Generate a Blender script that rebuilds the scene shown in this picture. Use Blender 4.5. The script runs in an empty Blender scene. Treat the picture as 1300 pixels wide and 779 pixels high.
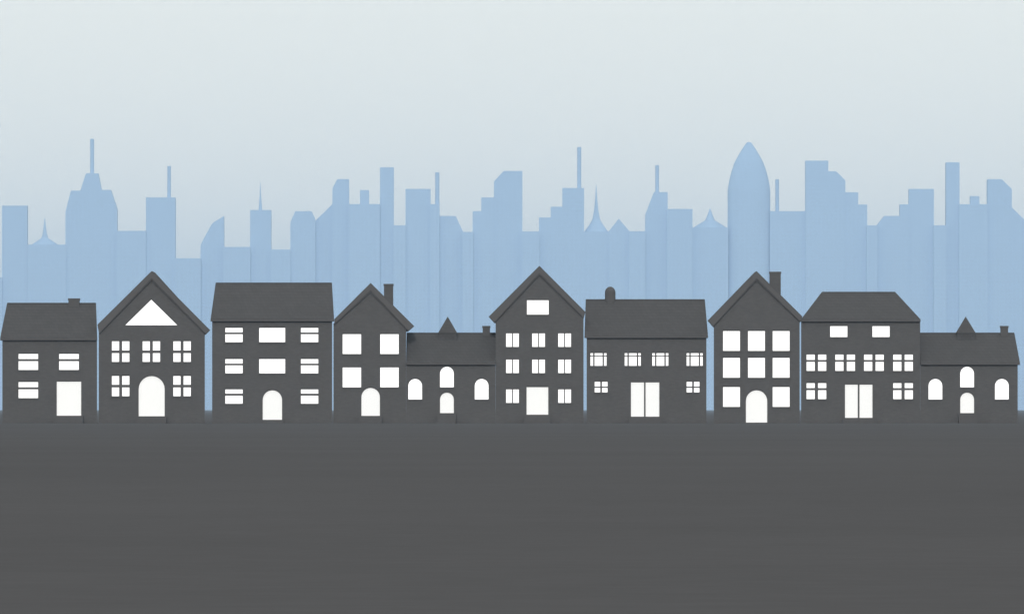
import bpy, math, random
from mathutils import Vector
random.seed(4)
R = math.radians
scene = bpy.context.scene
COL = scene.collection

# ---- scale of the place: facades stand 600 m from a long-lens camera, 19 px of the photo to a metre there
S = 19.0; D = 600.0; CAM_H = 0.947; HOR = 519.0
def X(px, k=1.0): return (px-650.0)/S*k
def Z(py, k=1.0): return CAM_H+(HOR-py)/S*k

# ------------------------------------------------------------------ materials
def principled(name):
    m = bpy.data.materials.new(name); m.use_nodes = True
    return m, m.node_tree, m.node_tree.nodes['Principled BSDF']
def noisy(name, col, amp=.08, scale=.8, rough=.9, spec=.15, bump=0.0, bscale=30, stretch=(1,1,1), fine=None):
    m, nt, b = principled(name)
    tc = nt.nodes.new('ShaderNodeTexCoord'); mp = nt.nodes.new('ShaderNodeMapping'); mp.inputs['Scale'].default_value = stretch
    nt.links.new(tc.outputs['Object'], mp.inputs['Vector'])
    n = nt.nodes.new('ShaderNodeTexNoise'); n.inputs['Scale'].default_value = scale; n.inputs['Detail'].default_value = 8
    n.inputs['Roughness'].default_value = .65
    nt.links.new(mp.outputs[0], n.inputs['Vector'])
    r = nt.nodes.new('ShaderNodeValToRGB')
    r.color_ramp.elements[0].position = .3; r.color_ramp.elements[1].position = .7
    r.color_ramp.elements[0].color = (*[c*(1-amp) for c in col], 1)
    r.color_ramp.elements[1].color = (*[c*(1+amp) for c in col], 1)
    nt.links.new(n.outputs['Fac'], r.inputs[0])
    nt.links.new(r.outputs[0], b.inputs['Base Color'])
    b.inputs['Roughness'].default_value = rough
    b.inputs['Specular IOR Level'].default_value = spec
    if bump:
        n2 = nt.nodes.new('ShaderNodeTexNoise'); n2.inputs['Scale'].default_value = bscale; n2.inputs['Detail'].default_value = 4
        nt.links.new(tc.outputs['Object'], n2.inputs['Vector'])
        bp = nt.nodes.new('ShaderNodeBump'); bp.inputs['Strength'].default_value = bump; bp.inputs['Distance'].default_value = .02
        nt.links.new(n2.outputs['Fac'], bp.inputs['Height']); nt.links.new(bp.outputs[0], b.inputs['Normal'])
    return m, nt, b, r, tc

WALLC = (.0720, .0695, .0695)
M = {}
def wall_mat():
    m, nt, b, r, tc = noisy('dark_render', WALLC, .05, .9, .95, .1)
    # fine brick coursing, only as relief and a faint difference between mortar and brick
    sx = nt.nodes.new('ShaderNodeSeparateXYZ'); cb = nt.nodes.new('ShaderNodeCombineXYZ')
    nt.links.new(tc.outputs['Object'], sx.inputs[0])
    ad = nt.nodes.new('ShaderNodeMath'); ad.operation = 'ADD'
    nt.links.new(sx.outputs['X'], ad.inputs[0]); nt.links.new(sx.outputs['Y'], ad.inputs[1])
    nt.links.new(ad.outputs[0], cb.inputs['X']); nt.links.new(sx.outputs['Z'], cb.inputs['Y'])
    br = nt.nodes.new('ShaderNodeTexBrick'); br.inputs['Scale'].default_value = 1.0
    br.inputs['Brick Width'].default_value = .24; br.inputs['Row Height'].default_value = .08; br.inputs['Mortar Size'].default_value = .006
    br.inputs['Color1'].default_value = (.94,.94,.94,1); br.inputs['Color2'].default_value = (1.09,1.09,1.09,1); br.inputs['Mortar'].default_value = (.93,.93,.93,1)
    nt.links.new(cb.outputs[0], br.inputs['Vector'])
    mx = nt.nodes.new('ShaderNodeMix'); mx.data_type = 'RGBA'; mx.blend_type = 'MULTIPLY'; mx.inputs[0].default_value = 1
    nt.links.new(r.outputs[0], mx.inputs[6]); nt.links.new(br.outputs['Color'], mx.inputs[7])
    nt.links.new(mx.outputs[2], b.inputs['Base Color'])
    return m
M['wall'] = wall_mat()
def roof_mat():
    m, nt, b, r, tc = noisy('slate_tiles', (.0535,.0515,.0520), .06, 1.3, .85, .15)
    sx = nt.nodes.new('ShaderNodeSeparateXYZ'); cb = nt.nodes.new('ShaderNodeCombineXYZ')
    nt.links.new(tc.outputs['Object'], sx.inputs[0])
    ad = nt.nodes.new('ShaderNodeMath'); ad.operation = 'ADD'
    nt.links.new(sx.outputs['X'], ad.inputs[0]); nt.links.new(sx.outputs['Y'], ad.inputs[1])
    nt.links.new(ad.outputs[0], cb.inputs['X']); nt.links.new(sx.outputs['Z'], cb.inputs['Y'])
    br = nt.nodes.new('ShaderNodeTexBrick'); br.inputs['Scale'].default_value = 1.0
    br.inputs['Brick Width'].default_value = .3; br.inputs['Row Height'].default_value = .2; br.inputs['Mortar Size'].default_value = .012
    br.inputs['Color1'].default_value = (.96,.96,.96,1); br.inputs['Color2'].default_value = (1.10,1.10,1.10,1); br.inputs['Mortar'].default_value = (.74,.74,.74,1)
    nt.links.new(cb.outputs[0], br.inputs['Vector'])
    mx = nt.nodes.new('ShaderNodeMix'); mx.data_type = 'RGBA'; mx.blend_type = 'MULTIPLY'; mx.inputs[0].default_value = 1
    nt.links.new(r.outputs[0], mx.inputs[6]); nt.links.new(br.outputs['Color'], mx.inputs[7])
    nt.links.new(mx.outputs[2], b.inputs['Base Color'])
    return m
M['roof'] = roof_mat()
M['frame'] = noisy('dark_joinery', (.076,.072,.072), .03, 3, .8, .15)[0]
M['trim'] = noisy('dark_bargeboard', (.074,.070,.070), .03, 3, .8, .15)[0]
M['stone'] = noisy('dark_stone', (.071,.068,.068), .08, 5, .9, .1)[0]
M['door'] = noisy('white_door_paint', (.88,.88,.88), .01, 4, .5, .3)[0]
M['metal'] = noisy('dark_metal', (.05,.05,.05), .05, 9, .45, .5)[0]
def lit():
    m, nt, b = principled('lit_window_glass')
    b.inputs['Base Color'].default_value = (.5,.5,.5,1); b.inputs['Roughness'].default_value = .15
    b.inputs['Emission Color'].default_value = (1,.995,.985,1); b.inputs['Emission Strength'].default_value = .85
    return m
M['glass'] = lit()
def ground_mat():
    m, nt, b, r, tc = noisy('asphalt', (.0765,.0763,.0800), .07, .05, .95, .0)
    n = nt.nodes.new('ShaderNodeTexNoise'); n.inputs['Scale'].default_value = 1.7; n.inputs['Detail'].default_value = 10; n.inputs['Roughness'].default_value = .75
    nt.links.new(tc.outputs['Object'], n.inputs['Vector'])
    mr = nt.nodes.new('ShaderNodeMapRange'); mr.inputs['From Min'].default_value = .3; mr.inputs['From Max'].default_value = .7
    mr.inputs['To Min'].default_value = .92; mr.inputs['To Max'].default_value = 1.08
    nt.links.new(n.outputs['Fac'], mr.inputs['Value'])
    mx = nt.nodes.new('ShaderNodeMix'); mx.data_type = 'RGBA'; mx.blend_type = 'MULTIPLY'; mx.inputs[0].default_value = 1
    nt.links.new(r.outputs[0], mx.inputs[6]); nt.links.new(mr.outputs[0], mx.inputs[7])
    nt.links.new(mx.outputs[2], b.inputs['Base Color'])
    return m
M['ground'] = ground_mat()
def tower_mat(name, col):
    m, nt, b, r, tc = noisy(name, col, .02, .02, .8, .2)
    sx = nt.nodes.new('ShaderNodeSeparateXYZ'); cb = nt.nodes.new('ShaderNodeCombineXYZ')
    nt.links.new(tc.outputs['Object'], sx.inputs[0])
    ad = nt.nodes.new('ShaderNodeMath'); ad.operation = 'ADD'
    nt.links.new(sx.outputs['X'], ad.inputs[0]); nt.links.new(sx.outputs['Y'], ad.inputs[1])
    nt.links.new(ad.outputs[0], cb.inputs['X']); nt.links.new(sx.outputs['Z'], cb.inputs['Y'])
    br = nt.nodes.new('ShaderNodeTexBrick'); br.offset = 0; br.inputs['Scale'].default_value = 1.0
    br.inputs['Brick Width'].default_value = 4.2; br.inputs['Row Height'].default_value = 4.2; br.inputs['Mortar Size'].default_value = .7
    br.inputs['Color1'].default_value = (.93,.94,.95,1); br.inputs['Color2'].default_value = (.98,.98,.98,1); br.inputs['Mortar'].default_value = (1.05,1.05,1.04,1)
    nt.links.new(cb.outputs[0], br.inputs['Vector'])
    mx = nt.nodes.new('ShaderNodeMix'); mx.data_type = 'RGBA'; mx.blend_type = 'MULTIPLY'; mx.inputs[0].default_value = 1
    nt.links.new(r.outputs[0], mx.inputs[6]); nt.links.new(br.outputs['Color'], mx.inputs[7])
    nt.links.new(mx.outputs[2], b.inputs['Base Color'])
    return m
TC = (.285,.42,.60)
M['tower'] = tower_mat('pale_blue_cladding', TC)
M['mast'] = noisy('pale_blue_steel', TC, .02, 1, .7, .2)[0]

# ------------------------------------------------------------------ mesh helpers
class MB:
    def __init__(s): s.v = []; s.f = []
    def add(s, v, f):
        n = len(s.v); s.v += [tuple(p) for p in v]; s.f += [tuple(i+n for i in q) for q in f]; return s
    def box(s, x0, x1, y0, y1, z0, z1):
        v = [(x0,y0,z0),(x1,y0,z0),(x1,y1,z0),(x0,y1,z0),(x0,y0,z1),(x1,y0,z1),(x1,y1,z1),(x0,y1,z1)]
        return s.add(v, [(0,3,2,1),(4,5,6,7),(0,1,5,4),(1,2,6,5),(2,3,7,6),(3,0,4,7)])
    def prism(s, poly, y0, y1, back=None):
        """poly: (x,z) outline counter-clockwise seen from the front (-y)"""
        area = sum(poly[i][0]*poly[(i+1)%len(poly)][1]-poly[(i+1)%len(poly)][0]*poly[i][1] for i in range(len(poly)))
        back = back or poly
        if area < 0: poly = poly[::-1]; back = back[::-1]
        n = len(poly)
        v = [(x,y0,z) for x,z in poly]+[(x,y1,z) for x,z in back]
        f = [tuple(range(n)), tuple(range(2*n-1, n-1, -1))]
        f += [((i+1)%n, i, i+n, (i+1)%n+n) for i in range(n)]
        return s.add(v, f)
    def ring(s, outer, inner, y0, y1):
        n = len(outer)
        v = [(x,y0,z) for x,z in outer]+[(x,y0,z) for x,z in inner]+[(x,y1,z) for x,z in outer]+[(x,y1,z) for x,z in inner]
        f = []
        for i in range(n):
            j = (i+1)%n
            f += [(i,j,n+j,n+i),(n+i,n+j,3*n+j,3*n+i),(2*n+i,3*n+i,3*n+j,2*n+j),(j,i,2*n+i,2*n+j)]
        return s.add(v, f)
    def lathe(s, cx, cy, prof, seg=32, rot=0.0, sy=1.0):
        """prof: (radius, z) from bottom to top"""
        v = []; f = []
        for r, z in prof:
            for k in range(seg):
                a = 2*math.pi*k/seg+rot; v.append((cx+r*math.cos(a), cy+r*sy*math.sin(a), z))
        m = len(prof)
        for i in range(m-1):
            for k in range(seg):
                k2 = (k+1)%seg; f.append((i*seg+k, i*seg+k2, (i+1)*seg+k2, (i+1)*seg+k))
        f.append(tuple(range(seg-1,-1,-1))); f.append(tuple((m-1)*seg+k for k in range(seg)))
        return s.add(v, f)
    def mesh(s, name):
        me = bpy.data.meshes.new(name); me.from_pydata(s.v, [], s.f); me.validate(); me.update(); return me
    def build(s, name, mat, parent=None, smooth=False):
        me = s.mesh(name); me.materials.append(mat)
        if smooth:
            for p in me.polygons: p.use_smooth = True
        o = bpy.data.objects.new(name, me); COL.objects.link(o)
        if parent is not None:
            w = parent_origin(parent)
            me.transform(__import__('mathutils').Matrix.Translation(-w))
            o.parent = parent
        return o
ORIG = {}
def parent_origin(p):
    while p is not None:
        if p.name in ORIG: return ORIG[p.name]
        p = p.parent
    return Vector((0,0,0))
def thing(name, label, cat, loc, group=None):
    o = bpy.data.objects.new(name, None); COL.objects.link(o); o.location = loc
    o.empty_display_size = 1
    o['label'] = label; o['category'] = cat
    if group: o['group'] = group
    ORIG[o.name] = Vector(loc)
    return o

def boolean_cut(mesh, cutters):
    a = bpy.data.objects.new('tmp_a', mesh); b = bpy.data.objects.new('tmp_b', cutters.mesh('tmp_cut'))
    COL.objects.link(a); COL.objects.link(b)
    md = a.modifiers.new('cut', 'BOOLEAN'); md.operation = 'DIFFERENCE'; md.solver = 'EXACT'; md.object = b
    dg = bpy.context.evaluated_depsgraph_get()
    res = bpy.data.meshes.new_from_object(a.evaluated_get(dg))
    bpy.data.objects.remove(a); bpy.data.objects.remove(b)
    return res

# ------------------------------------------------------------------ openings
E = 1.0          # width of an outer frame bar in px of the photo (about 5 cm)
def arch_poly(x0, x1, top, bot, e=0, eb=0, n=14):
    """pixel outline of an arched opening, grown by e at the sides and head, by eb at the foot"""
    r = (x1-x0)/2; cx = (x0+x1)/2
    pts = [(x0-e, bot+eb), (x1+e, bot+eb)]
    for i in range(n+1):
        a = math.pi*i/n; pts.append((cx+(r+e)*math.cos(a), top+r-(r+e)*math.sin(a)))
    return pts
def P(pts): return [(X(a), Z(b)) for a, b in pts]

class House:
    def __init__(s, label, x0, x1, extra_group=None, name='house'):
        s.x0, s.x1 = x0, x1
        s.root = thing(name, label, 'house', (X((x0+x1)/2), 0, 0), extra_group or 'dark houses in the row')
        s.cut = MB(); s.todo = []
    def grid(s, xs, ys):
        s.todo.append(('grid', xs, ys))
        a, b = xs[0][0]-E, xs[-1][1]+E; c, d = ys[0][0]-E, ys[-1][1]+E
        s.cut.box(X(a), X(b), -.3, .2, Z(d), Z(c))
    def arch(s, x0, x1, top, bot, door=False):
        s.todo.append(('archdoor' if door else 'arch', (x0, x1), (top, bot)))
        s.cut.prism(P(arch_poly(x0, x1, top, bot, E, 0 if door else E)), -.3, .2)
    def tri(s, ax, ay, x0, x1, y1):
        s.todo.append(('tri', (ax, ay, x0, x1, y1), None))
        s.cut.prism(P([(x0-2.4*E,y1+E),(x1+2.4*E,y1+E),(ax,ay-1.4*E)]), -.3, .2)
    def door(s, leaves, top, bot):
        s.todo.append(('door', leaves, (top, bot)))
        s.cut.box(X(leaves[0][0]-E), X(leaves[-1][1]+E), -.3, .2, Z(bot), Z(top-E))
    def wall(s, outline, depth, inset):
        """outline of the front in pixels; the rear of the house is a little narrower than its front"""
        P0 = P(outline); cx = (X(s.x0)+X(s.x1))/2; hw = (X(s.x1)-X(s.x0))/2
        k = (hw-inset)/hw
        mb = MB().prism(P0, 0, depth, [(cx+(x-cx)*k, z) for x, z in P0])
        me = boolean_cut(mb.mesh('wall'), s.cut)
        me.name = 'wall'; me.materials.clear(); me.materials.append(M['wall'])
        from mathutils import Matrix
        me.transform(Matrix.Translation(-ORIG[s.root.name]))
        o = bpy.data.objects.new('wall', me); COL.objects.link(o); o.parent = s.root
        s.k, s.cx, s.depth = k, cx, depth
    def openings(s):
        g = .004
        for kind, a, b in s.todo:
            if kind == 'grid':
                xs = [(X(p), X(q)) for p, q in a]; zs = [(Z(q), Z(p)) for p, q in b][::-1]   # bottom to top
                e = E/S; L, Rr, B, T = xs[0][0], xs[-1][1], zs[0][0], zs[-1][1]
                f = MB()
                f.box(L-e-g, L, .04, .10, B-e-g, T+e+g); f.box(Rr, Rr+e+g, .04, .10, B-e-g, T+e+g)
                f.box(L, Rr, .04, .10, T, T+e+g); f.box(L, Rr, .04, .10, B-e-g, B)
                for i in range(len(xs)-1): f.box(xs[i][1], xs[i+1][0], .045, .10, B, T)
                for j in range(len(zs)-1):
                    for i in range(len(xs)): f.box(xs[i][0], xs[i][1], .05, .10, zs[j][1], zs[j+1][0])
                o = f.build('window', M['frame'], s.root)
                MB().box(L, Rr, .085, .095, B, T).build('pane', M['glass'], o)
                MB().box(L-e-.04, Rr+e+.04, -.05, .042, B-e-.055, B-e-.003).build('sill', M['stone'], o)
            elif kind in ('arch', 'archdoor'):
                d = kind == 'archdoor'
                o_ = P(arch_poly(*a, *b, E+g*S, -.0 if d else E+g*S)); i_ = P(arch_poly(*a, *b, 0, 0))
                if d: o_[0] = (o_[0][0], o_[0][1]+.003); o_[1] = (o_[1][0], o_[1][1]+.003); 
                if d: i_[0] = (i_[0][0], i_[0][1]+.003+.001); i_[1] = (i_[1][0], i_[1][1]+.004)
                o = MB().ring(o_, i_, .04, .10).build('door' if d else 'window', M['frame'], s.root)
                if d:
                    MB().prism(P(arch_poly(*a, b[0], b[1], 0, 0)), .07, .095).build('door_leaf', M['door'], o)
                    s.step(a[0], a[1], b[1])
                else:
                    MB().prism(P(arch_poly(*a, *b, 0, 0)), .085, .095).build('pane', M['glass'], o)
                    MB().box(X(a[0])-.09, X(a[1])+.09, -.05, .042, Z(b[1])-.11, Z(b[1])-.056).build('sill', M['stone'], o)
            elif kind == 'tri':
                ax, ay, x0, x1, y1 = a
                o_ = P([(x0-2.5*E,y1+1.06*E),(x1+2.5*E,y1+1.06*E),(ax,ay-1.5*E)]); i_ = P([(x0,y1),(x1,y1),(ax,ay)])
                o = MB().ring(o_, i_, .04, .10).build('window', M['frame'], s.root)
                o['label'] = 'large triangular gable window'
                MB().prism(i_, .085, .095).build('pane', M['glass'], o)
            elif kind == 'door':
                e = E/S; L, Rr, B, T = X(a[0][0]), X(a[-1][1]), Z(b[1]), Z(b[0])
                f = MB(); f.box(L-e-g, L, .04, .10, B+.003, T+e+g); f.box(Rr, Rr+e+g, .04, .10, B+.003, T+e+g); f.box(L, Rr, .04, .10, T, T+e+g)
                for i in range(len(a)-1): f.box(X(a[i][1]), X(a[i+1][0]), .045, .11, B+.003, T)
                o = f.build('door', M['frame'], s.root)
                for p, q in a: MB().box(X(p), X(q), .07, .095, B+.002, T).build('door_leaf', M['door'], o)
                s.step(a[0][0], a[-1][1], b[1])
    def step(s, x0, x1, bot):
        zt = Z(bot)
        m = MB()
        if zt > .1:
            n = max(1, round(zt/.17))
            for i in range(n):
                m.box(X(x0)-.15, X(x1)+.15, -.4-.28*(n-1-i), -.4-.28*(n-2-i) if i < n-1 else -.003, -.02, zt*(i+1)/n-.002)
        else: m.box(X(x0)-.15, X(x1)+.15, -.5, -.003, -.02, max(zt-.002, .02))
        m.build('doorstep', M['stone'], s.root)
    # ---- roofs
    def eaves_roof(s, eL, eR, eY, rL, rR, rY, thick=.16, ov=.16):
        """pitched roof with its ridge parallel to the street"""
        d = s.depth; ze = Z(eY); zr = Z(rY); my = d/2
        kb = lambda x, y: s.cx+(x-s.cx)*(1+(s.k-1)*max(y,0)/d)
        v = []
        for y, z0, z1, l, r in ((-ov, ze, ze+thick, X(eL), X(eR)), (my, ze+.05, zr, X(rL), X(rR)), (d+ov, ze, ze+thick, kb(X(eL), d), kb(X(eR), d))):
            v += [(l,y,z0),(r,y,z0),(r,y,z1),(l,y,z1)]
        f = [(0,1,2,3),(3,2,6,7),(7,6,10,11),(11,10,9,8),(0,4,5,1),(4,8,9,5),(1,5,6,2),(5,9,10,6),(0,3,7,4),(4,7,11,8)]
        s.roof = MB().add(v, f).build('roof', M['roof'], s.root)
        s.roof_y = lambda z: -ov+(z-ze-thick)/(zr-ze-thick)*(my+ov)
        # ridge capping
        MB().box(X(rL)+.02, X(rR)-.02, my-.09, my+.09, zr-.08, zr+.025).build('ridge_tiles', M['roof'], s.roof)
        MB().box(X(eL)+.03, X(eR)-.03, -ov-.07, -ov-.003, ze+.02, ze+.12).build('gutter', M['trim'], s.root)
        s.ridge_y = my
    def gable_roof(s, ax, ay, tipL, tipR, undL, undR, wallL, wallR):
        """roof with the gable to the street; slabs drawn as one outline with a thickness"""
        d = s.depth
        poly = [tipL, (ax, ay), tipR, undR, (ax, ay+12), undL]
        P0 = P(poly)
        Pb = [(s.cx+(x-s.cx)*s.k, z) for x, z in P0]
        s.roof = MB().prism(P0, -.11, d+.2, Pb).build('roof', M['roof'], s.root)
        # bargeboards a touch proud of the slab ends
        inn = [(ax, ay+4.2)]
        bb = [(tipL[0]+.8, tipL[1]+.2), (ax, ay+.9), (tipR[0]-.8, tipR[1]+.2), (undR[0]-.2, undR[1]-1.2), (ax, ay+9), (undL[0]+.2, undL[1]-1.2)]
        MB().prism(P(bb), -.14, -.113).build('bargeboard', M['trim'], s.roof)
        s.ridge_y = d/2
    def chimney(s, x0, x1, top, base, y=None, dome=False):
        y = s.ridge_y if y is None else y
        w = (X(x1)-X(x0)); cx = (X(x0)+X(x1))/2
        m = MB()
        if dome:
            r = w/2; zt = Z(top)
            prof = [(r, Z(base)), (r, zt-r*1.15)]+[(r*math.cos(R(a)), zt-r*1.15+r*1.15*math.sin(R(a))) for a in range(10, 90, 10)]+[(.01, zt)]
            m.lathe(cx, y, prof, 28)
            o = m.build('chimney', M['wall'], s.roof, smooth=False); o['label'] = 'round-topped chimney'
        else:
            m.box(cx-w/2+.03, cx+w/2-.03, y-.3, y+.3, Z(base), Z(top)-.14)
            m.box(cx-w/2, cx+w/2, y-.33, y+.33, Z(top)-.139, Z(top))
            m.build('chimney', M['wall'], s.roof)
    def dormer(s, ax, ay, x0, x1, y1):
        """steep pointed roof turret standing on the front roof slope"""
        cx = X(ax); hw = (X(x1)-X(x0))/2; cy = s.ridge_y-.1
        zb = Z(y1)
        v = [(cx-hw, cy-hw, zb), (cx+hw, cy-hw, zb), (cx+hw, cy+hw, zb), (cx-hw, cy+hw, zb), (cx, cy, Z(ay))]
        b = MB().add(v, [(0,3,2,1),(0,1,4),(1,2,4),(2,3,4),(3,0,4)])
        b.box(cx-hw+.05, cx+hw-.05, cy-hw+.05, cy+hw-.05, zb-.9, zb+.002)
        b.build('roof_turret', M['roof'], s.roof)

BASE = 519+CAM_H*S+.6        # foot of the walls, a little under the ground sheet
DEP = 5.5; INS = .3
def eave_house(label, wL, wR, eL, eR, eY, rL, rR, rY, fill, chim=None, group=None, y=0, name='house'):
    h = House(label, wL, wR, group, name); fill(h)
    h.wall([(wL, BASE), (wR, BASE), (wR, eY-1), (wL, eY-1)], DEP, INS)
    h.openings(); h.eaves_roof(eL, eR, eY, rL, rR, rY)
    if chim: h.chimney(*chim)
    return h
def gable_house(label, wL, wR, ap, tipL, tipR, undL, undR, fill, chim=None):
    h = House(label, wL, wR); fill(h)
    def inside(x):      # height of the wall top just under the slab
        (x1, y1) = (undL if x < ap[0] else undR); t = (x-x1)/(ap[0]-x1); return y1+(ap[1]+12-y1)*t-2.5
    h.wall([(wL, BASE), (wR, BASE), (wR, inside(wR)), (ap[0], ap[1]+9.5), (wL, inside(wL))], DEP, INS)
    h.openings(); h.gable_roof(*ap, tipL, tipR, undL, undR, wL, wR)
    if chim: h.chimney(*chim)
    return h

# 1
def f(h):
    for x0, x1, y in ((23.5,48.3,449),(75,100,449),(23.5,48.3,484.7)): h.grid([(x0,x1)], [(y,y+6.4),(y+9.2,y+20.2)])
    h.door([(72,103)], 484, 527.3)
eave_house('two-storey dark house with low chimney and square white door, leftmost in the row', 3, 123.2, .3, 123.6, 432, 6, 119.5, 384, f, (84,99,378,390))
# 2
def f(h):
    h.tri(192, 380.2, 159, 225, 412.5)
    for x in (142,181,220): h.grid([(x,x+9.2),(x+13,x+22.2)], [(433,444.5),(448,459)])
    for x in (142,220): h.grid([(x,x+9.2),(x+13,x+22.2)], [(477,488),(491.5,502.5)])
    h.arch(176, 209, 477, 528, True)
gable_house('dark gabled house with a large white triangular window above its arched door', 125.4, 260, (192.5,344), (123.8,412), (267,419), (126,424), (261.5,424.5), f)
# 3
def f(h):
    for y in (416,455.5):
        for x in (286,382): h.grid([(x,x+22)], [(y,y+5.6),(y+8,y+18)])
        h.grid([(329,362)], [(y,y+18)])
    for x in (286,382): h.grid([(x,x+22)], [(494,499.2),(502,512)])
    h.arch(333.5, 358, 495, 532.5, True)
eave_house('tall three-storey dark house without chimney, arched white door under two wide windows', 269.3, 421.6, 267.4, 424.2, 408, 272, 420.4, 358.3, f)
# 4
def f(h):
    for y in (424,466.2):
        for x in (435,482.7): h.grid([(x,x+23.4)], [(y,y+25)])
    h.arch(458.8, 482.2, 492, 527.5, True)
gable_house('narrow dark gabled house with four square windows and a tall chimney', 423.4, 515.6, (470.6,359), (424.4,405), (526,414), (424.6,412), (518.5,420.5), f, (486.2,499,359.5,395))
# 5, 10
def cottage(label, dx, wL, eL, rL, wR, eR, rR):
    def f(h):
        for x0, t in ((518.3,480.6),(558.6,465.2),(602.7,480.6)): h.arch(x0+dx, x0+17.5+dx, t, t+26)
        h.arch(558.6+dx, 576.1+dx, 498, 524, True)
    h = eave_house(label, wL, wR, eL, eR, 463, rL, rR, 422, f, (612+dx,622.5+dx,413,428), name='cottage')
    h.dormer(568+dx, 401, 555.7+dx, 580.3+dx, 422.3)
cottage('low dark cottage with arched windows just left of the tallest gabled house', 0, 515.65, 515.65, 515.65, 629.1, 629.1, 629.1)
# 6
def f(h):
    h.grid([(669,696.5)], [(381,399)])
    for y in (423,456.2):
        for x in (642.5,675.6,708.7): h.grid([(x,x+7.4),(x+8.8,x+16.2)], [(y,y+17)])
    for x in (642.5,708.7): h.grid([(x,x+7.4),(x+8.8,x+16.2)], [(494,511)])
    h.door([(668.5,696)], 491, 526)
gable_house('tallest dark gabled house, one attic window in the gable and a square white door', 629.2, 740.8, (684.8,337.3), (620.3,402), (743.2,395.8), (627.5,410), (741,404), f)
# 7
def f(h):
    for x in (749.6,793.1,828.1,871.7): h.grid([(x,x+3.4),(x+5.3,x+15.3),(x+17.2,x+20.4)], [(448,451),(452.3,464)])
    for x in (755,871.7): h.grid([(x,x+7),(x+9.3,x+16.3)], [(484.3,490.2),(492,497.6)])
    h.door([(801,817.6),(819.6,837)], 485, 528.5)
eave_house('wide dark house with a round-topped chimney and a white double door', 744.8, 896.8, 742, 898.8, 429, 744, 896, 379.5, f, (768.5,782,363,385,None,True))
# 8
def f(h):
    for y in (420,454):
        for x in (918,949.7,981): h.grid([(x,x+21.4)], [(y,y+25)])
    for x in (918,981): h.grid([(x,x+21.4)], [(491,516)])
    h.arch(947, 974, 495, 536, True)
gable_house('dark gabled house with eight square windows and a large arched door', 906.2, 1015.2, (960.5,344), (898.2,407), (1018.5,401.5), (905,415), (1016,409), f, (978,993.2,344,380))
# 9
def f(h):
    for x in (1054,1107.6): h.grid([(x,x+21.8)], [(413.8,427.5)])
    for x in (1024,1060.5,1097,1134): h.grid([(x,x+10.4),(x+14.6,x+25)], [(449.8,456.5),(459,470.4)])
    for x in (1024,1134): h.grid([(x,x+10.4),(x+14.6,x+25)], [(486,492.2),(495,506.2)])
    h.door([(1072.8,1089),(1091.2,1107.6)], 487.8, 530)
eave_house('broad dark house with sloping hipped roof and white double door under two attic windows', 1017, 1168.2, 1016.6, 1168.6, 408.3, 1045, 1139, 370, f)
cottage('low dark cottage with arched windows at the right end of the row', 660.5, 1168.25, 1168.7, 1168.7, 1292, 1294.7, 1290.7)

# ------------------------------------------------------------------ skyline
GRP = 'pale blue towers on the skyline'
DEPTH = 16.0
TN = [0]
def tower(label, outline, cat='tower', name='skyscraper', mast=None, extra=None, lathe=None, parts=None, dist=None, depth=DEPTH, mast_name='mast'):
    """outline: pixel points left to right along the top; sides drop to the ground"""
    TN[0] += 1
    dist = (dist or 9000)+(TN[0] % 3)*1.3
    k = dist/D; y = dist-D
    xs = [p[0] for p in outline]
    loc = Vector((X((min(xs)+max(xs))/2, k), y, 0))
    single = not (mast or parts)
    root = None if single else thing(name, label, cat, loc, GRP)
    def body(mb):
        if not single: return mb.build('body', M['tower'], root)
        o = mb.build(name, M['tower'])
        for v in o.data.vertices: v.co -= loc
        o.location = loc; o['label'] = label; o['category'] = cat; o['group'] = GRP
        return o
    gb = 519+CAM_H*S/k+.5
    poly = [(xs[0], gb)]+list(outline)+[(xs[-1], gb)]
    if lathe:
        cx = (xs[0]+xs[-1])/2
        prof = [((X(q[0],k)-X(cx,k)), Z(q[1],k)) for q in lathe]
        body(MB().lathe(X(cx,k), y+prof[0][0]*.45, prof, 64, sy=.45))
    else:
        body(MB().prism([(X(a,k), Z(b,k)) for a, b in poly], y, y+depth))
    def rod(m, pname='mast'):
        x0, x1, t, b, kind = m
        cx = X((x0+x1)/2,k); r = (X(x1,k)-X(x0,k))/2; cy = y+min(depth/2, 8)
        if kind == 'rod': MB().lathe(cx, cy, [(r, Z(b,k)-2), (r, Z(t,k))], 12).build(pname, M['mast'], root)
        elif kind == 'cone': MB().lathe(cx, cy, [(r, Z(b,k)-.5), (r*.45, Z((t+b)/2,k)), (.15, Z(t,k))], 12).build(pname, M['mast'], root)
        elif kind == 'box': MB().box(cx-r, cx+r, cy-6, cy+6, Z(b,k)-1, Z(t,k)).build(pname, M['tower'], root)
    if mast: rod(mast, mast_name)
    if parts:
        for pname, ol in parts:      # spires: turned outlines given as (half width, y)
            cx, prof = ol
            rr = [(h/S*k, Z(yy,k)) for h, yy in prof]
            MB().lathe(X(cx,k), y+depth/2, rr, 24, sy=min(1, depth*.46/rr[0][0])).build(pname, M['tower'], root)
    return root
box = lambda a, b, t: [(a,t),(b,t)]
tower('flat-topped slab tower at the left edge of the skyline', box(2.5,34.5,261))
tower('added low block standing in for blue hazy sky left of the first house', box(-28,2.8,352), 'building', 'office_block', dist=8994)  # added block, turns the strip of low sky at the edge blue
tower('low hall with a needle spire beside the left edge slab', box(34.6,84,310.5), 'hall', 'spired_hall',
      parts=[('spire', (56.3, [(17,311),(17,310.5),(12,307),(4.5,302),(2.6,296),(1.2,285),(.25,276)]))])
tower('broad stepped tower with sloping shoulders and a thick tall mast', [(83,269),(90,242),(102,242),(109,220),(124.5,220),(128.7,241),(140.5,241),(148.6,265)], mast=(114,119,176,221,'rod'))
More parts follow.
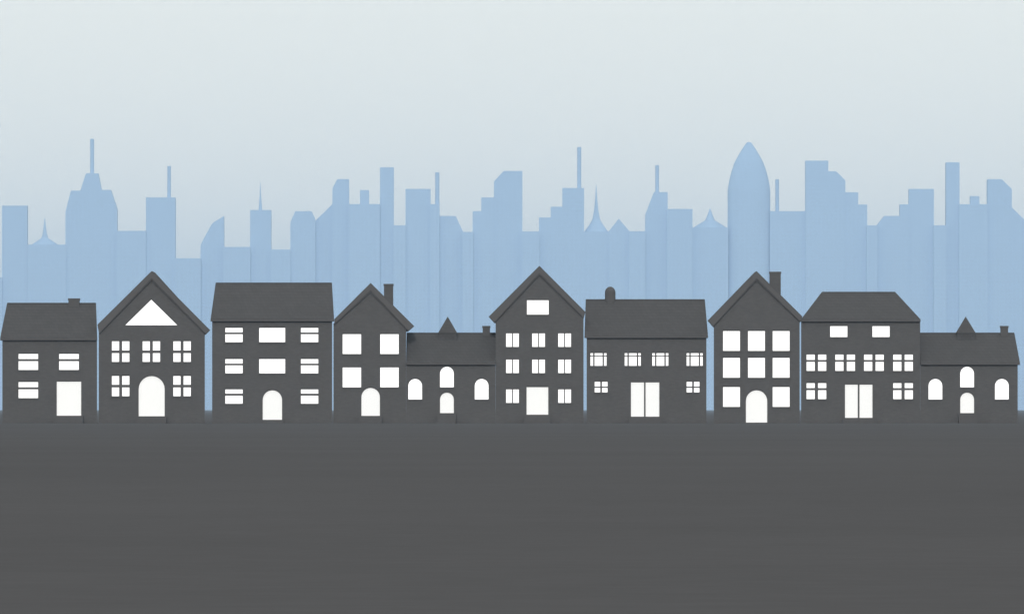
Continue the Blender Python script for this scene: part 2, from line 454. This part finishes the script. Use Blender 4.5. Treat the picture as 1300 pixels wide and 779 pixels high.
tower('low flat block between the stepped tower and the slab with offset mast', box(148,185.5,293), 'building', 'office_block', dist=8994)
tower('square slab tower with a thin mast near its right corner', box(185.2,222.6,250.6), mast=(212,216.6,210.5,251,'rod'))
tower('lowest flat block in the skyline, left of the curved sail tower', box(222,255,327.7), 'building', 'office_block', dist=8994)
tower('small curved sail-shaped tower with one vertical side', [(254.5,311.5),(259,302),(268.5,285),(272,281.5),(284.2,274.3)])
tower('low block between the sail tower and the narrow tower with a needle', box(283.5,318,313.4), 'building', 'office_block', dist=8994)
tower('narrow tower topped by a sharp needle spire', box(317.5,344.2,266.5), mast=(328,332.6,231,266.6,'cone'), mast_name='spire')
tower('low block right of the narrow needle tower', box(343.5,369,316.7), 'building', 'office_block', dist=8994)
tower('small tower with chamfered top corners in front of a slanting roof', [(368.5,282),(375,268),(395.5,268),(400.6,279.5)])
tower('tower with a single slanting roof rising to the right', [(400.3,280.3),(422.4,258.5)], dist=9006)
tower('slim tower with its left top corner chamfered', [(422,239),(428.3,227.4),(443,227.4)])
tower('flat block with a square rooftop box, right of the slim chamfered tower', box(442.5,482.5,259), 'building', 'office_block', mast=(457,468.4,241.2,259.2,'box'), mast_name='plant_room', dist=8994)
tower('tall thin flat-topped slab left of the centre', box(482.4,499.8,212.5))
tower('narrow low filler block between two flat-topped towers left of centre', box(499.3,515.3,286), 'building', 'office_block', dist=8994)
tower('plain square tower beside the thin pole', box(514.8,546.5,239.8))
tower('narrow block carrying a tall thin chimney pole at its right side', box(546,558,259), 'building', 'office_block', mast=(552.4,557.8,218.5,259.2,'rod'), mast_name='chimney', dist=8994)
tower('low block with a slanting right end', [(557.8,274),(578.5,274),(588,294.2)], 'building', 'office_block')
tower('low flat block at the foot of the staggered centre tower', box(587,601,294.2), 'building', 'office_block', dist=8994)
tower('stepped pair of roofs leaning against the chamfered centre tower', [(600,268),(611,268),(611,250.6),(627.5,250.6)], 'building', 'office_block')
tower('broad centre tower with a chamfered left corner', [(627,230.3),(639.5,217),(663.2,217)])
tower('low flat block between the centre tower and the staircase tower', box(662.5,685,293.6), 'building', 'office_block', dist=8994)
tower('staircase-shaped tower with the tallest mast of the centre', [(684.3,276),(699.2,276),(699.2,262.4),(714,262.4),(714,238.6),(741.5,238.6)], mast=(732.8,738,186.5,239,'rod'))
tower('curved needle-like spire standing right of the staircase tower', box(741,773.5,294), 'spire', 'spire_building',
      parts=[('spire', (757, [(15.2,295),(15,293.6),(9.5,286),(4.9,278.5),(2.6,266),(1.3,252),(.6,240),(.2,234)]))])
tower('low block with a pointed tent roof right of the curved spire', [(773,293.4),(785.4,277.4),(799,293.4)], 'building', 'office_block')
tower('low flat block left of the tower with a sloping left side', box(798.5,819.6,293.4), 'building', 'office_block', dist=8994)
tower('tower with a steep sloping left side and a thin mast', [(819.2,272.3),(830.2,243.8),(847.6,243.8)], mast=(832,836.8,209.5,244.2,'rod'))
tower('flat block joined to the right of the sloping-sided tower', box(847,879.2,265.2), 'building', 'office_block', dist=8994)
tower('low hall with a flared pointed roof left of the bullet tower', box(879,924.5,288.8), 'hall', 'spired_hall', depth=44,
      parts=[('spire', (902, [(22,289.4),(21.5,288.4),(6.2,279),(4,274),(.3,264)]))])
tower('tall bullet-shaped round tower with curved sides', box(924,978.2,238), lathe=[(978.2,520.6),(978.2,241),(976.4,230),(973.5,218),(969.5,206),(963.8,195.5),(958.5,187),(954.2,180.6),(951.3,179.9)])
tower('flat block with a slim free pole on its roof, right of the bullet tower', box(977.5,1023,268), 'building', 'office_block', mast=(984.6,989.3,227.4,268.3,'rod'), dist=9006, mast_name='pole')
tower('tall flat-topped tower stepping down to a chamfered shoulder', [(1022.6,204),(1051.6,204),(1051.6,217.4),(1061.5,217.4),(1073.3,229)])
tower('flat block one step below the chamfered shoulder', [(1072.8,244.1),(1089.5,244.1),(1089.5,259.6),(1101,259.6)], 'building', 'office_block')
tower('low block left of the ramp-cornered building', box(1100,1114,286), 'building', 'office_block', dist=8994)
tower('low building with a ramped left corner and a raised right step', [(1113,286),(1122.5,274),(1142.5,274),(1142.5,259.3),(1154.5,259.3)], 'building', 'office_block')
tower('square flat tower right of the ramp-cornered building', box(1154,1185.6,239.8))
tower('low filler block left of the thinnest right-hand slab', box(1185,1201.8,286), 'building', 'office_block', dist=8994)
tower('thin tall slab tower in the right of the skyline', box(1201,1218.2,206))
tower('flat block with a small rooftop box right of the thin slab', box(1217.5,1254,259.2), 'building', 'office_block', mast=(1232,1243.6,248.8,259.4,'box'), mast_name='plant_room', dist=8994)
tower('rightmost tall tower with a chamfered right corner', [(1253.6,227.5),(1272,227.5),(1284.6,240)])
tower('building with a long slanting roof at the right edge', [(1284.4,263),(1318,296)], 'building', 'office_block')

# ------------------------------------------------------------------ ground
def structure(o, k='structure'): o['kind'] = k; return o
me = bpy.data.meshes.new('ground')
xs = [-6000,-300,-60,60,300,6000]; ys = [-900,-560,-200,0,60,1000,20000]
v = [(x,y,0) for y in ys for x in xs]; nx = len(xs)
me.from_pydata(v, [], [(j*nx+i, j*nx+i+1, (j+1)*nx+i+1, (j+1)*nx+i) for j in range(len(ys)-1) for i in range(nx-1)])
me.materials.append(M['ground']); g = bpy.data.objects.new('ground', me); COL.objects.link(g); structure(g)

# ------------------------------------------------------------------ air
HAZE = dict(density=7.9e-5, color=(.52,.71,.94,1))
hz = MB().box(-6100, 6100, -1000, 20100, -1, 285).build('haze', bpy.data.materials.new('haze_air'))
mt = hz.data.materials[0]; mt.use_nodes = True; nt = mt.node_tree; nt.nodes.clear()
out = nt.nodes.new('ShaderNodeOutputMaterial'); pv = nt.nodes.new('ShaderNodeVolumePrincipled')
pv.inputs['Color'].default_value = HAZE['color']; pv.inputs['Density'].default_value = HAZE['density']
nt.links.new(pv.outputs[0], out.inputs['Volume'])
structure(hz, 'stuff')

# ------------------------------------------------------------------ light
EL, AZ = R(24), R(3)            # sun behind the camera, a little to the left
sd = Vector((-math.sin(AZ)*math.cos(EL), -math.cos(AZ)*math.cos(EL), math.sin(EL)))   # towards the sun
L = bpy.data.lights.new('sun', 'SUN'); L.energy = 2.3; L.angle = R(3); L.color = (1,.985,.96)
so = bpy.data.objects.new('sun', L); COL.objects.link(so); so.location = (0,-50,80)
so.rotation_euler = (-sd).to_track_quat('-Z', 'Y').to_euler()
w = bpy.data.worlds.new('World'); scene.world = w; w.use_nodes = True; nt = w.node_tree
bg = nt.nodes['Background']; bg.inputs['Strength'].default_value = .1
sk = nt.nodes.new('ShaderNodeTexSky'); sk.sky_type = 'NISHITA'; sk.sun_disc = False
sk.sun_elevation = EL; sk.sun_rotation = math.pi+AZ
# high thin overcast veil over the clear sky
mx = nt.nodes.new('ShaderNodeMix'); mx.data_type = 'RGBA'; mx.inputs[0].default_value = .88
mx.inputs[7].default_value = (10.35,10.45,9.9,1)
nt.links.new(sk.outputs[0], mx.inputs[6]); nt.links.new(mx.outputs[2], bg.inputs['Color'])

# ------------------------------------------------------------------ camera
cd = bpy.data.cameras.new('camera'); cam = bpy.data.objects.new('camera', cd); COL.objects.link(cam)
cam.location = (0, -D, CAM_H); cam.rotation_euler = (R(90), 0, 0)
cd.sensor_width = 36; cd.lens = 36*S*D/1300; cd.shift_y = (HOR-389.5)/1300
cd.clip_start = 1; cd.clip_end = 60000
scene.camera = cam
scene.view_settings.view_transform = 'Standard'; scene.view_settings.look = 'None'
scene.view_settings.exposure = 0; scene.view_settings.gamma = 1; scene.view_settings.use_curve_mapping = False
scene.cycles.volume_bounces = 1
